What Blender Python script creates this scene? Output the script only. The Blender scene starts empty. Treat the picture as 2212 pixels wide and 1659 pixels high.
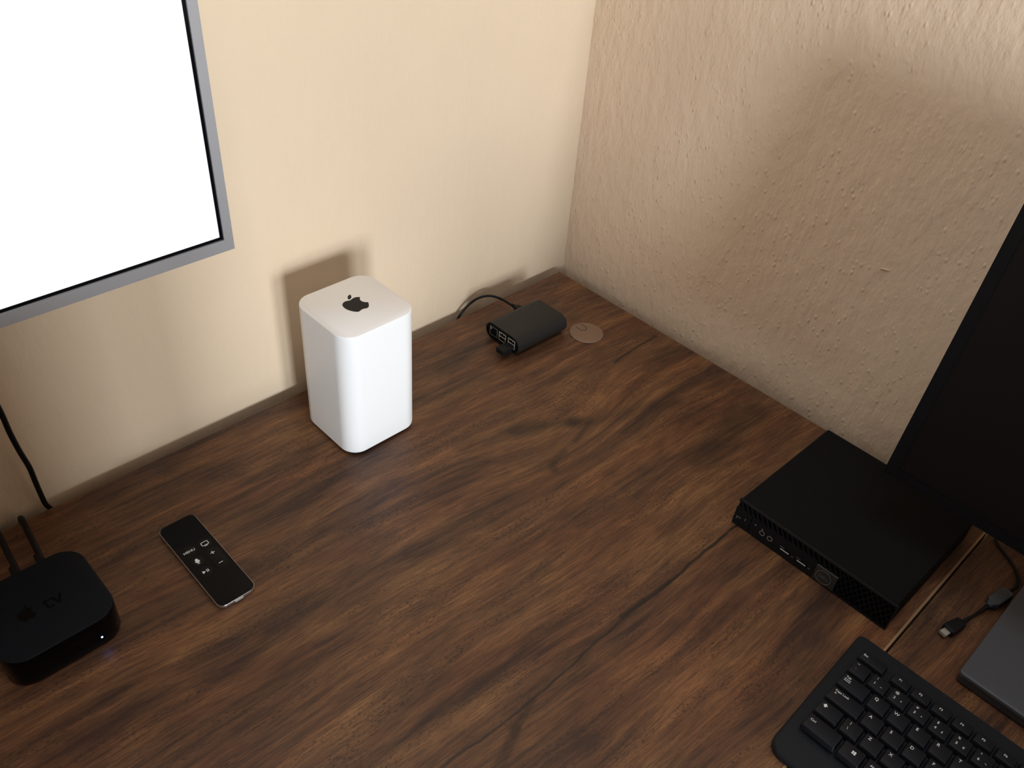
import bpy, bmesh, math, random
from mathutils import Vector, Matrix

random.seed(7)
S = bpy.context.scene
C = S.collection
R = math.radians
mm = 0.001

# ------------------------------------------------------------------ camera
cam_data = bpy.data.cameras.new('camera')
cam = bpy.data.objects.new('camera', cam_data)
C.objects.link(cam)
cam.location = (-0.8830405, -0.7551432, 0.7086698)
cam.rotation_euler = (0.8887, -0.0678, -0.7585)
cam_data.sensor_width = 36.0
cam_data.lens = 1889.5 / 2212 * 36.0
cam_data.clip_start = 0.01
S.camera = cam

# ------------------------------------------------------------------ light
S.view_settings.view_transform = 'Standard'
S.view_settings.look = 'None'
S.view_settings.exposure = 0.0
S.view_settings.gamma = 1.0
S.view_settings.use_curve_mapping = False
world = bpy.data.worlds.new('daylight_sky')
S.world = world
world.use_nodes = True
world.node_tree.nodes['Background'].inputs[0].default_value = (0.75, 0.86, 1.0, 1)
world.node_tree.nodes['Background'].inputs[1].default_value = 1.0

ROOM = dict(x0=-4.3, x1=0.0290, y0=-4.60, y1=0.018, z0=-0.74, z1=1.85)
WIN = dict(x0=-2.28, x1=-0.79, z0=-0.22, z1=1.00, m0=-1.64, m1=-1.40)     # m0..m1 is the mullion between the panes
OVERHEAD_FILL = dict(x0=-1.05, x1=-0.25, y0=-1.15, y1=-0.35)      # ceiling opening added for overhead fill light


def daylight(name, loc, rot, sx, sy, watts, col):
    d = bpy.data.lights.new(name, 'AREA')
    d.shape = 'RECTANGLE'
    d.size, d.size_y, d.energy, d.color = sx, sy, watts, col
    o = bpy.data.objects.new(name, d)
    C.objects.link(o)
    o.location, o.rotation_euler = loc, rot
    return o


SKY = (0.885, 0.95, 1.0)
zc, hz = (WIN['z0'] + WIN['z1']) / 2, WIN['z1'] - WIN['z0'] - 0.08
for xa, xb, w in ((WIN['x0'] + 0.04, WIN['m0'], 138.0), (WIN['m1'], WIN['x1'] - 0.04, 90.0)):
    daylight('window_daylight', ((xa + xb) / 2, ROOM['y0'] - 0.06, zc), (R(90), 0, 0), xb - xa, hz, w, SKY)
daylight('overhead_fill_light', ((OVERHEAD_FILL['x0'] + OVERHEAD_FILL['x1']) / 2, (OVERHEAD_FILL['y0'] + OVERHEAD_FILL['y1']) / 2, ROOM['z1'] + 0.03), (0, 0, 0), 0.74, 0.74, 7.5, SKY)  # added overhead source, fills in light from above


# ------------------------------------------------------------------ mesh helpers (millimetres in, metres out)
class MB:
    """collects geometry for one mesh object; all arguments in millimetres"""
    def __init__(self):
        self.v, self.f = [], []

    def add(self, verts, faces, mat=None):
        n = len(self.v)
        for p in verts:
            p = Vector(p)
            if mat is not None:
                p = mat @ p
            self.v.append(p)
        self.f += [tuple(i + n for i in f) for f in faces]
        return self

    def box(self, x0, x1, y0, y1, z0, z1, mat=None):
        v = [(x, y, z) for z in (z0, z1) for y in (y0, y1) for x in (x0, x1)]
        f = [(0, 2, 3, 1), (4, 5, 7, 6), (0, 1, 5, 4), (2, 6, 7, 3), (0, 4, 6, 2), (1, 3, 7, 5)]
        return self.add(v, f, mat)

    def loops(self, loops, mat=None, cap0=True, cap1=True, closed=True):
        n = len(loops[0])
        v = [p for l in loops for p in l]
        f = []
        for k in range(len(loops) - 1):
            for i in range(n if closed else n - 1):
                j = (i + 1) % n
                f.append((k * n + i, k * n + j, (k + 1) * n + j, (k + 1) * n + i))
        if cap0:
            f.append(tuple(range(n - 1, -1, -1)))
        if cap1:
            b = (len(loops) - 1) * n
            f.append(tuple(b + i for i in range(n)))
        return self.add(v, f, mat)

    def rloft(self, hx, hy, r, prof, cx=0, cy=0, seg=8, mat=None, cap0=True, cap1=True):
        """rounded rectangle swept up through (inset, z) steps"""
        ls = []
        for ins, z in prof:
            ls.append([(cx + x, cy + y, z) for x, y in rrect(hx - ins, hy - ins, max(r - ins, 0.05), seg)])
        return self.loops(ls, mat, cap0, cap1)

    def prism(self, poly, z0, z1, mat=None):
        return self.loops([[(x, y, z0) for x, y in poly], [(x, y, z1) for x, y in poly]], mat)

    def lathe(self, prof, cx=0, cy=0, seg=32, mat=None, cap0=True, cap1=True):
        ls = [[(cx + r * math.cos(2 * math.pi * i / seg), cy + r * math.sin(2 * math.pi * i / seg), z) for i in range(seg)]
              for r, z in prof]
        return self.loops(ls, mat, cap0, cap1)

    def tube(self, pts, r, seg=10, sub=8, flat=1.0):
        pts = spline(pts, sub)
        rr = r if callable(r) else (lambda t: r)
        ls = []
        up = Vector((0, 0, 1))
        n0 = None
        for i, p in enumerate(pts):
            a = pts[max(i - 1, 0)]
            b = pts[min(i + 1, len(pts) - 1)]
            t = (b - a).normalized()
            if n0 is None:
                n0 = t.cross(up)
                if n0.length < 1e-4:
                    n0 = Vector((1, 0, 0))
            n0 = (n0 - t * n0.dot(t)).normalized()
            bn = t.cross(n0)
            q = rr(i / (len(pts) - 1))
            ls.append([p + n0 * q * math.cos(2 * math.pi * k / seg) + bn * q * flat * math.sin(2 * math.pi * k / seg)
                       for k in range(seg)])
        return self.loops(ls)

    def build(self, name, mat, parent=None, smooth=35, loc=None, rot=None):
        me = bpy.data.meshes.new(name)
        me.from_pydata([tuple(c * mm for c in p) for p in self.v], [], self.f)
        bm = bmesh.new()
        bm.from_mesh(me)
        bmesh.ops.recalc_face_normals(bm, faces=bm.faces)
        bm.to_mesh(me)
        bm.free()
        if smooth:
            for p in me.polygons:
                p.use_smooth = True
            me.set_sharp_from_angle(angle=R(smooth))
        me.materials.append(mat)
        return link(name, me, parent, loc, rot)


def link(name, me, parent=None, loc=None, rot=None):
    o = bpy.data.objects.new(name, me)
    C.objects.link(o)
    if parent is not None:
        o.parent = parent
    if loc is not None:
        o.location = Vector(loc) * mm
    if rot is not None:
        o.rotation_euler = rot
    return o


def rrect(hx, hy, r, seg=8):
    r = min(r, hx, hy)
    out = []
    for cx, cy, a0 in ((hx - r, hy - r, 0), (-hx + r, hy - r, 90), (-hx + r, -hy + r, 180), (hx - r, -hy + r, 270)):
        for i in range(seg + 1):
            a = R(a0 + 90 * i / seg)
            out.append((cx + r * math.cos(a), cy + r * math.sin(a)))
    return out


def spline(pts, sub):
    P = [Vector(p) for p in pts]
    if len(P) < 3:
        return P
    out = []
    for i in range(len(P) - 1):
        a = P[max(i - 1, 0)]; b = P[i]; c = P[i + 1]; d = P[min(i + 2, len(P) - 1)]
        for k in range(sub):
            t = k / sub
            out.append(0.5 * ((2 * b) + (c - a) * t + (2 * a - 5 * b + 4 * c - d) * t * t + (3 * b - a - 3 * c + d) * t ** 3))
    out.append(P[-1])
    return out


def thing(name, label, cat, loc=(0, 0, 0), rz=0.0, group=None, ry=0.0):
    o = bpy.data.objects.new(name, None)
    C.objects.link(o)
    o.location = Vector(loc) * mm
    o.rotation_euler = (0, ry, rz)
    o.empty_display_size = 0.02
    return tag(o, label, cat, group)


def tag(o, label, cat, group=None):
    o['label'] = label
    o['category'] = cat
    if group:
        o['group'] = group
    return o


def struct(o, label=None):
    o['kind'] = 'structure'
    if label:
        o['label'] = label
    return o


def shape2d(polys, z0, z1):
    """flat print: polygons raised a hair above their surface"""
    m = MB()
    for p in polys:
        m.prism(p, z0, z1)
    return m


_text_cache = {}


def text_mesh(txt, size):
    key = (txt, size)
    if key in _text_cache:
        return _text_cache[key]
    cu = bpy.data.curves.new('lettering', 'FONT')
    cu.body = txt
    cu.size = size * mm
    cu.align_x = 'CENTER'
    cu.align_y = 'CENTER'
    cu.extrude = 0.00003
    cu.offset = 0.004 * size * mm
    cu.resolution_u = 3
    o = bpy.data.objects.new('lettering', cu)
    C.objects.link(o)
    dg = bpy.context.evaluated_depsgraph_get()
    me = bpy.data.meshes.new_from_object(o.evaluated_get(dg))
    me.name = 'lettering'
    bpy.data.objects.remove(o)
    bpy.data.curves.remove(cu)
    _text_cache[key] = me
    return me


def text(name, txt, size, mat, parent, loc, rot=(0, 0, 0)):
    me = text_mesh(txt, size)
    if not me.materials:
        me.materials.append(mat)
    return link(name, me, parent, loc, rot)


# apple outline with bite and leaf (relative cubic path, 24 unit box)
APPLE = [((12.152, 6.896), "-.948 0 -2.415 -1.078 -3.96 -1.04 -2.04 .027 -3.91 1.183 -4.961 3.014 -2.117 3.675 -.546 9.103 1.519 12.09 "
          "1.013 1.454 2.208 3.09 3.792 3.039 1.52 -.065 2.09 -.987 3.935 -.987 1.831 0 2.35 .987 3.96 .948 1.637 -.026 2.676 -1.48 3.676 -2.948 "
          "1.156 -1.688 1.636 -3.325 1.662 -3.415 -.039 -.013 -3.182 -1.221 -3.22 -4.857 -.026 -3.04 2.48 -4.494 2.597 -4.559 "
          "-1.429 -2.09 -3.623 -2.324 -4.39 -2.376 -2 -.156 -3.675 1.09 -4.61 1.09"),
         ((15.53, 3.83), ".843 -1.012 1.4 -2.427 1.245 -3.83 -1.207 .052 -2.662 .805 -3.532 1.818 -.78 .896 -1.454 2.338 -1.273 3.714 "
          "1.338 .104 2.715 -.688 3.559 -1.701")]


def apple_polys(scale, cx=0, cy=0):
    out = []
    for start, s in APPLE:
        n = [float(t) for t in s.split()]
        p = Vector(start)
        poly = []
        for i in range(0, len(n), 6):
            a = p + Vector(n[i:i + 2]); b = p + Vector(n[i + 2:i + 4]); c = p + Vector(n[i + 4:i + 6])
            for k in range(6):
                t = k / 6
                poly.append(p * (1 - t) ** 3 + a * 3 * t * (1 - t) ** 2 + b * 3 * t * t * (1 - t) + c * t ** 3)
            p = c
        out.append([(cx + (q.x - 12) * scale, cy - (q.y - 14.6) * scale) for q in poly])
    return out


# ------------------------------------------------------------------ materials
def new_mat(name):
    m = bpy.data.materials.new(name)
    m.use_nodes = True
    return m, m.node_tree.nodes, m.node_tree.links, m.node_tree.nodes['Principled BSDF']


def plain(name, col, rough=0.5, metal=0.0, spec=0.5, grain=0.0, gscale=900.0, coat=0.0):
    m, N, L, b = new_mat(name)
    b.inputs['Base Color'].default_value = (*col, 1)
    b.inputs['Roughness'].default_value = rough
    b.inputs['Metallic'].default_value = metal
    b.inputs['Specular IOR Level'].default_value = spec
    b.inputs['Coat Weight'].default_value = coat
    tc = N.new('ShaderNodeTexCoord')
    nz = N.new('ShaderNodeTexNoise')
    nz.inputs['Scale'].default_value = gscale
    nz.inputs['Detail'].default_value = 2
    L.new(tc.outputs['Object'], nz.inputs['Vector'])
    mr = N.new('ShaderNodeMapRange')
    mr.inputs['To Min'].default_value = max(rough - 0.06, 0.02)
    mr.inputs['To Max'].default_value = min(rough + 0.06, 1)
    L.new(nz.outputs['Fac'], mr.inputs['Value'])
    L.new(mr.outputs[0], b.inputs['Roughness'])
    if grain:
        bp = N.new('ShaderNodeBump')
        bp.inputs['Strength'].default_value = grain
        bp.inputs['Distance'].default_value = 0.0002
        L.new(nz.outputs['Fac'], bp.inputs['Height'])
        L.new(bp.outputs[0], b.inputs['Normal'])
    return m


def emit(name, col, strength):
    m, N, L, b = new_mat(name)
    b.inputs['Base Color'].default_value = (0.02, 0.02, 0.02, 1)
    b.inputs['Emission Color'].default_value = (*col, 1)
    b.inputs['Emission Strength'].default_value = strength
    return m


class G:
    """tiny node-graph helper"""
    def __init__(self, m):
        self.N, self.L = m.node_tree.nodes, m.node_tree.links

    def _in(self, sock, v):
        if isinstance(v, bpy.types.NodeSocket):
            self.L.new(v, sock)
        elif v is not None:
            sock.default_value = v

    def math(self, op, a, b=None, c=None, clamp=False):
        n = self.N.new('ShaderNodeMath'); n.operation = op; n.use_clamp = clamp
        for i, v in enumerate((a, b, c)):
            self._in(n.inputs[i], v)
        return n.outputs[0]

    def vec(self, op, a, b=None, scale=None):
        n = self.N.new('ShaderNodeVectorMath'); n.operation = op
        self._in(n.inputs[0], a)
        if b is not None:
            self._in(n.inputs[1], b)
        if scale is not None:
            self._in(n.inputs['Scale'], scale)
        return n.outputs['Value'] if op in ('LENGTH', 'DOT_PRODUCT', 'DISTANCE') else n.outputs['Vector']

    def mapping(self, v, scale=(1, 1, 1), rot=(0, 0, 0), loc=(0, 0, 0)):
        n = self.N.new('ShaderNodeMapping')
        self._in(n.inputs['Vector'], v)
        n.inputs['Scale'].default_value = scale
        n.inputs['Rotation'].default_value = rot
        n.inputs['Location'].default_value = loc
        return n.outputs[0]

    def noise(self, v, scale=1.0, detail=3, rough=0.5, dist=0.0):
        n = self.N.new('ShaderNodeTexNoise')
        self._in(n.inputs['Vector'], v)
        n.inputs['Scale'].default_value = scale
        n.inputs['Detail'].default_value = detail
        n.inputs['Roughness'].default_value = rough
        n.inputs['Distortion'].default_value = dist
        return n.outputs['Fac']

    def ramp(self, f, stops):
        n = self.N.new('ShaderNodeValToRGB')
        e = n.color_ramp.elements
        while len(e) < len(stops):
            e.new(0.5)
        for el, (p, c) in zip(e, stops):
            el.position = p
            el.color = (*c, 1) if len(c) == 3 else c
        self._in(n.inputs[0], f)
        return n.outputs[0]

    def mix(self, f, a, b, mode='MIX'):
        n = self.N.new('ShaderNodeMix'); n.data_type = 'RGBA'; n.blend_type = mode
        self._in(n.inputs[0], f)
        for i, v in ((6, a), (7, b)):
            if isinstance(v, tuple):
                v = (*v, 1) if len(v) == 3 else v
            self._in(n.inputs[i], v)
        return n.outputs[2]

    def smooth(self, v, a, b, to0=0.0, to1=1.0):
        n = self.N.new('ShaderNodeMapRange'); n.interpolation_type = 'SMOOTHSTEP'
        self._in(n.inputs['Value'], v)
        n.inputs['From Min'].default_value = a
        n.inputs['From Max'].default_value = b
        n.inputs['To Min'].default_value = to0
        n.inputs['To Max'].default_value = to1
        return n.outputs[0]

    def seg(self, p, a, b):
        """distance to a segment in the xy plane (p flattened)"""
        a = Vector((*a, 0)); ba = Vector((*b, 0)) - a
        pa = self.vec('SUBTRACT', p, tuple(a))
        h = self.math('DIVIDE', self.vec('DOT_PRODUCT', pa, tuple(ba)), ba.length_squared, clamp=True)
        n = self.N.new('ShaderNodeVectorMath'); n.operation = 'SCALE'
        n.inputs[0].default_value = tuple(ba)
        self.L.new(h, n.inputs['Scale'])
        return self.vec('LENGTH', self.vec('SUBTRACT', pa, n.outputs['Vector']))


def wood_material(name, shift=(0, 0, 0), marks=True):
    m, N, L, b = new_mat(name)
    g = G(m)
    obj = N.new('ShaderNodeTexCoord').outputs['Object']
    flat = g.vec('MULTIPLY', obj, (1, 1, 0))
    # gentle wander of the grain, stronger round the knot
    wob = g.noise(g.mapping(flat, (3.0, 5.0, 1), loc=shift), 1.0, 2)
    wob = g.math('MULTIPLY', g.math('SUBTRACT', wob, 0.5), 0.035)
    comb = N.new('ShaderNodeCombineXYZ')
    L.new(wob, comb.inputs[1])
    p = g.vec('ADD', flat, comb.outputs[0])
    if marks:
        kd = g.vec('LENGTH', g.mapping(g.vec('SUBTRACT', flat, (-0.275, -0.262, 0)), (13, 26, 1), rot=(0, 0, R(20))))
        kb = g.math('MULTIPLY', g.smooth(kd, 0.0, 2.4, 1.0, 0.0), 0.022)
        c2 = N.new('ShaderNodeCombineXYZ')
        L.new(kb, c2.inputs[1])
        p = g.vec('ADD', p, c2.outputs[0])
    rp = g.mapping(p, (1, 1, 1), rot=(0, 0, R(3.0)), loc=shift)
    broad = g.noise(g.mapping(rp, (2.6, 24, 1)), 1.0, 3, 0.55, 0.3)
    streak = g.noise(g.mapping(rp, (6.5, 95, 1)), 1.0, 4, 0.6, 0.2)
    blotch = g.noise(g.mapping(rp, (13, 34, 1), loc=(3, 1, 0)), 1.0, 4, 0.6, 0.6)
    fibre = g.noise(g.mapping(rp, (38, 760, 1)), 1.0, 3, 0.6)
    fleck = g.noise(g.mapping(rp, (230, 520, 1), rot=(0, 0, R(18))), 1.0, 3, 0.65)
    thin = g.noise(g.mapping(rp, (15, 290, 1), loc=(2, 6, 0)), 1.0, 3, 0.6)
    t = g.math('ADD', g.math('MULTIPLY', broad, 0.36), g.math('MULTIPLY', streak, 0.26))
    t = g.math('ADD', t, g.math('MULTIPLY', blotch, 0.22))
    t = g.math('ADD', t, g.math('MULTIPLY', thin, 0.16))
    # widen the spread of the summed noise
    t = g.math('ADD', g.math('MULTIPLY', g.math('SUBTRACT', t, 0.5), 1.10), 0.5)
    col = g.ramp(t, [(0.32, (0.021, 0.0108, 0.0084)), (0.41, (0.051, 0.0242, 0.0152)), (0.50, (0.126, 0.0585, 0.0275)),
                     (0.59, (0.215, 0.105, 0.0440)), (0.70, (0.320, 0.170, 0.073))])
    col = g.mix(g.smooth(fibre, 0.42, 0.70, 0.0, 0.60), col, (0.030, 0.017, 0.012))
    scaly = g.smooth(g.noise(g.mapping(rp, (7, 42, 1), loc=(9, 2, 0)), 1.0, 2), 0.48, 0.62, 0.25, 1.0)
    col = g.mix(g.math('MULTIPLY', g.smooth(fleck, 0.50, 0.66, 0.0, 0.72), scaly), col, (0.022, 0.013, 0.010))
    red = g.noise(g.mapping(rp, (4, 16, 1), loc=(7, 5, 0)), 1.0, 2)
    col = g.mix(g.smooth(red, 0.42, 0.7, 0.0, 0.34), col, g.mix(1.0, col, (1.25, 0.88, 0.80), 'MULTIPLY'))
    depth = None
    if marks:
        jit = g.math('MULTIPLY', g.math('SUBTRACT', g.noise(g.mapping(flat, (28, 28, 1)), 1.0, 3), 0.5), 0.0085)
        cj = N.new('ShaderNodeCombineXYZ')
        L.new(jit, cj.inputs[1]); L.new(jit, cj.inputs[0])
        q = g.vec('ADD', flat, cj.outputs[0])
        fine = g.noise(g.mapping(flat, (60, 300, 1)), 1.0, 3)
        def dark(a, bb, w, soft, amount, colr=(0.016, 0.010, 0.0075)):
            nonlocal col
            d = g.seg(q, a, bb)
            k = g.smooth(d, w, w + soft, amount, 0.0)
            k = g.math('MULTIPLY', k, g.smooth(fine, 0.25, 0.5, 0.55, 1.0))
            col = g.mix(k, col, colr)
            return k
        cr = dark((-0.215, -0.489), (-0.405, -0.485), 0.0009, 0.0018, 0.97)
        cr2 = dark((-0.405, -0.485), (-0.56, -0.490), 0.0004, 0.0018, 0.8)
        cr3 = dark((-0.56, -0.490), (-0.68, -0.482), 0.0003, 0.0018, 0.70)
        dark((-0.340, -0.4865), (-0.410, -0.4835), 0.0018, 0.003, 0.75)
        dark((-0.540, -0.490), (-0.575, -0.502), 0.0012, 0.004, 0.50)
        dark((-0.570, -0.500), (-0.625, -0.523), 0.0024, 0.005, 0.55)
        # the knot: dark eye, its ring and the tails that lead into it
        dark((-0.375, -0.203), (-0.300, -0.222), 0.0005, 0.016, 0.42)
        dark((-0.305, -0.220), (-0.240, -0.252), 0.002, 0.015, 0.60)
        dark((-0.240, -0.254), (-0.222, -0.268), 0.003, 0.011, 0.55)
        dark((-0.224, -0.270), (-0.262, -0.280), 0.0002, 0.006, 0.55)
        dark((-0.285, -0.283), (-0.306, -0.288), 0.001, 0.007, 0.50)
        dark((-0.312, -0.290), (-0.318, -0.300), 0.001, 0.008, 0.50)
        dark((-0.205, -0.275), (-0.110, -0.310), 0.002, 0.018, 0.35)
        dark((-0.012, -0.202), (-0.105, -0.206), 0.0006, 0.0026, 0.80)
        dark((-0.04, -0.385), (-0.17, -0.395), 0.004, 0.03, 0.45)
        depth = g.math('MAXIMUM', g.math('MAXIMUM', cr, cr2), cr3)
    L.new(col, b.inputs['Base Color'])
    rg = g.math('ADD', g.math('MULTIPLY', fleck, 0.16), 0.34)
    L.new(rg, b.inputs['Roughness'])
    b.inputs['Specular IOR Level'].default_value = 0.36
    h = g.math('ADD', g.math('MULTIPLY', fibre, 0.5), g.math('MULTIPLY', fleck, 0.7))
    if depth is not None:
        h = g.math('SUBTRACT', h, g.math('MULTIPLY', depth, 2.0))
    bp = N.new('ShaderNodeBump')
    bp.inputs['Strength'].default_value = 0.35
    bp.inputs['Distance'].default_value = 0.0004
    L.new(h, bp.inputs['Height'])
    L.new(bp.outputs[0], b.inputs['Normal'])
    return m


def plaster_material(name, axis, base=(0.685, 0.546, 0.395), strength=0.6, lumps=1.0):
    m, N, L, b = new_mat(name)
    g = G(m)
    obj = N.new('ShaderNodeTexCoord').outputs['Object']
    big = g.noise(g.mapping(obj, (3.5, 3.5, 2.2)), 1.0, 3)
    col = g.mix(g.smooth(big, 0.3, 0.7), tuple(c * 0.965 for c in base), tuple(min(1, c * 1.03) for c in base))
    pink = g.noise(g.mapping(obj, (5, 5, 5), loc=(4, 4, 4)), 1.0, 2)
    col = g.mix(g.smooth(pink, 0.45, 0.7, 0.0, 0.25), col, (base[0] * 1.01, base[1] * 0.975, base[2] * 0.985))
    L.new(col, b.inputs['Base Color'])
    b.inputs['Roughness'].default_value = 0.85
    b.inputs['Specular IOR Level'].default_value = 0.2
    # roller stipple: soft ripples, fine grain and scattered nibs, drawn out a little vertically
    warp = obj
    rip = g.noise(g.mapping(warp, (75, 75, 32)), 1.0, 3, 0.55)
    fine = g.noise(g.mapping(warp, (260, 260, 170)), 1.0, 3, 0.55)
    vor = N.new('ShaderNodeTexVoronoi')
    vor.feature = 'F1'
    vor.inputs['Scale'].default_value = 1.0
    vor.inputs['Randomness'].default_value = 1.0
    L.new(g.mapping(warp, (175, 175, 105)), vor.inputs['Vector'])
    nib = g.smooth(vor.outputs['Distance'], 0.0, 0.46, 1.0, 0.0)
    sepc = N.new('ShaderNodeSeparateColor')
    L.new(vor.outputs['Color'], sepc.inputs[0])
    nib = g.math('MULTIPLY', nib, g.smooth(sepc.outputs[0], 0.45, 0.95))
    patch = g.noise(g.mapping(obj, (9, 9, 6)), 1.0, 2)
    nib = g.math('MULTIPLY', nib, g.smooth(patch, 0.35, 0.6, 0.25, 1.0))
    h = g.math('ADD', g.math('MULTIPLY', rip, 1.5), g.math('MULTIPLY', fine, 0.30))
    h = g.math('ADD', h, g.math('MULTIPLY', nib, 0.30 * lumps))
    slow = g.noise(g.mapping(obj, (11, 11, 8)), 1.0, 2)
    h = g.math('ADD', h, g.math('MULTIPLY', slow, 1.1))
    bp = N.new('ShaderNodeBump')
    bp.inputs['Strength'].default_value = strength
    bp.inputs['Distance'].default_value = 0.0014
    L.new(h, bp.inputs['Height'])
    L.new(bp.outputs[0], b.inputs['Normal'])
    return m


M = {}
M['wall_back'] = plaster_material('plaster_back', 'y', strength=0.45, lumps=0.35)
M['wall_right'] = plaster_material('plaster_right', 'x', base=(0.775, 0.612, 0.462), strength=1.0, lumps=1.9)  # lightened base stands in for ambient light on this wall
M['wood'] = wood_material('walnut_laminate')
M['wood_second'] = wood_material('walnut_laminate_second', shift=(1.7, 0.9, 0), marks=False)
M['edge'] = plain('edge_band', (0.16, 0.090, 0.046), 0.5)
M['dark_floor'] = plain('floor_boards', (0.07, 0.048, 0.032), 0.5)
M['ceiling'] = plain('ceiling_timber', (0.14, 0.09, 0.055), 0.8)
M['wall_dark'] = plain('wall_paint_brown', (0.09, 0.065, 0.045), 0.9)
M['white_trim'] = plain('white_paint', (0.8, 0.8, 0.78), 0.5)
M['white_plastic'] = plain('white_plastic', (0.86, 0.86, 0.86), 0.38, spec=0.45)
M['logo_black'] = plain('logo_black', (0.012, 0.012, 0.013), 0.35, spec=0.15)
M['black_plastic'] = plain('black_plastic', (0.007, 0.0073, 0.0085), 0.5, spec=0.16)
M['black_matte'] = plain('black_matte', (0.0052, 0.0054, 0.006), 0.7, spec=0.10, grain=0.3, gscale=1500)
M['black_gloss'] = plain('black_gloss', (0.003, 0.003, 0.004), 0.12, spec=0.14)
M['black_deep'] = plain('black_deep', (0.003, 0.003, 0.0034), 0.7, spec=0.08)
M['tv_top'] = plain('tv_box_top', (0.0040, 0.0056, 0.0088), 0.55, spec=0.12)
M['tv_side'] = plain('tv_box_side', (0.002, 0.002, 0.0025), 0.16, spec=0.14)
M['case_top'] = plain('case_anodised', (0.016, 0.016, 0.0155), 0.45, metal=0.0, spec=0.28, grain=0.25, gscale=2500)
M['chrome'] = plain('chrome', (0.62, 0.62, 0.60), 0.38, metal=0.8)
M['alu'] = plain('aluminium', (0.34, 0.335, 0.345), 0.45, metal=0.35)
M['alu_light'] = plain('aluminium_light', (0.72, 0.72, 0.73), 0.32, metal=1.0)
M['grey_lid'] = plain('laptop_grey', (0.082, 0.088, 0.104), 0.5, metal=0.35, grain=0.2, gscale=3000)
M['laptop_base'] = plain('laptop_base_grey', (0.028, 0.029, 0.033), 0.5, metal=0.1)
M['cable'] = plain('cable_rubber', (0.006, 0.006, 0.007), 0.5, spec=0.2)
M['grommet'] = plain('grommet_plastic', (0.205, 0.125, 0.080), 0.38)
M['grommet_dark'] = plain('grommet_slot', (0.012, 0.008, 0.006), 0.6)
M['kb_body'] = plain('keyboard_plastic', (0.0080, 0.0098, 0.0135), 0.5, spec=0.22, grain=0.3, gscale=1800)
M['key'] = plain('key_plastic', (0.0075, 0.0082, 0.0115), 0.5, spec=0.22, grain=0.2, gscale=1800)
M['print'] = plain('white_print', (0.75, 0.77, 0.78), 0.6)
M['print_dim'] = plain('grey_print', (0.16, 0.17, 0.18), 0.6)
M['usb_metal'] = plain('port_metal', (0.52, 0.49, 0.41), 0.35, metal=0.35)
M['badge'] = plain('badge_dark_metal', (0.040, 0.038, 0.037), 0.4, metal=0.4)
M['badge_line'] = plain('badge_line', (0.15, 0.145, 0.14), 0.35, metal=0.3)
M['button'] = plain('button_black', (0.0048, 0.005, 0.0055), 0.35, spec=0.14)
M['tongue'] = plain('port_tongue_light', (0.48, 0.48, 0.46), 0.4)
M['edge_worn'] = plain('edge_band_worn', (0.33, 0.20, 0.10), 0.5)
M['monitor_bezel'] = plain('monitor_bezel', (0.0035, 0.0035, 0.0042), 0.4, spec=0.14)
M['monitor_panel'] = plain('monitor_panel_off', (0.0055, 0.0042, 0.0048), 0.32, spec=0.14)
M['plug_blue'] = plain('plug_grey_blue', (0.034, 0.043, 0.058), 0.4)
M['blocker_fabric'] = plain('blocker_fabric', (0.03, 0.032, 0.036), 0.9, grain=0.4)
M['screen_on'] = emit('lit_screen', (0.94, 0.97, 1.0), 1.25)
M['led'] = emit('status_light', (0.26, 0.36, 1.0), 70.0)

# ------------------------------------------------------------------ the room
X0, X1, Y0, Y1, Z0, Z1 = (ROOM[k] * 1000 for k in ('x0', 'x1', 'y0', 'y1', 'z0', 'z1'))
T = 90
struct(MB().box(X0 - T, X1 + T, Y0 - T, Y1 + T, Z0 - T, Z0).build('floor', M['dark_floor'], smooth=0), 'dark wooden floor far below the desk top')
rx0, rx1, ry0, ry1 = (OVERHEAD_FILL[k] * 1000 for k in ('x0', 'x1', 'y0', 'y1'))
cl_ = MB().box(X0 - T, rx0, Y0 - T, Y1 + T, Z1, Z1 + T).box(rx1, X1 + T, Y0 - T, Y1 + T, Z1, Z1 + T)
cl_.box(rx0, rx1, Y0 - T, ry0, Z1, Z1 + T).box(rx0, rx1, ry1, Y1 + T, Z1, Z1 + T)
struct(cl_.build('ceiling', M['ceiling'], smooth=0), 'timber ceiling with an opening added for overhead fill light')
rf = MB().box(rx0, rx0 + 28, ry0, ry1, Z1 + 5, Z1 + 40).box(rx1 - 28, rx1, ry0, ry1, Z1 + 5, Z1 + 40)
rf.box(rx0 + 28, rx1 - 28, ry0, ry0 + 28, Z1 + 5, Z1 + 40).box(rx0 + 28, rx1 - 28, ry1 - 28, ry1, Z1 + 5, Z1 + 40)
struct(rf.build('fill_light_frame', M['white_trim'], smooth=0), 'square frame added round the overhead fill light')
struct(MB().box(X0, X1, Y1, Y1 + T, Z0, Z1).build('wall_back', M['wall_back'], smooth=0), 'smooth tan plaster wall behind the white tower and lit screen')
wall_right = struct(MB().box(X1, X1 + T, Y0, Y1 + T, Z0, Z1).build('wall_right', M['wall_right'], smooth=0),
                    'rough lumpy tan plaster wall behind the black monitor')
struct(MB().box(X0 - T, X0, Y0, Y1 + T, Z0, Z1).build('wall_left', M['wall_dark'], smooth=0), 'tan plaster wall on the far left side of the room')
wx0, wx1, wz0, wz1 = (WIN[k] * 1000 for k in ('x0', 'x1', 'z0', 'z1'))
fw = MB()
fw.box(X0 - T, wx0, Y0 - T, Y0, Z0, Z1).box(wx1, X1 + T, Y0 - T, Y0, Z0, Z1)
fw.box(wx0, wx1, Y0 - T, Y0, Z0, wz0).box(wx0, wx1, Y0 - T, Y0, wz1, Z1)
struct(fw.build('wall_front', M['wall_dark'], smooth=0), 'tan plaster wall with the window, opposite the lit screen')
wf = MB()
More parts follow.
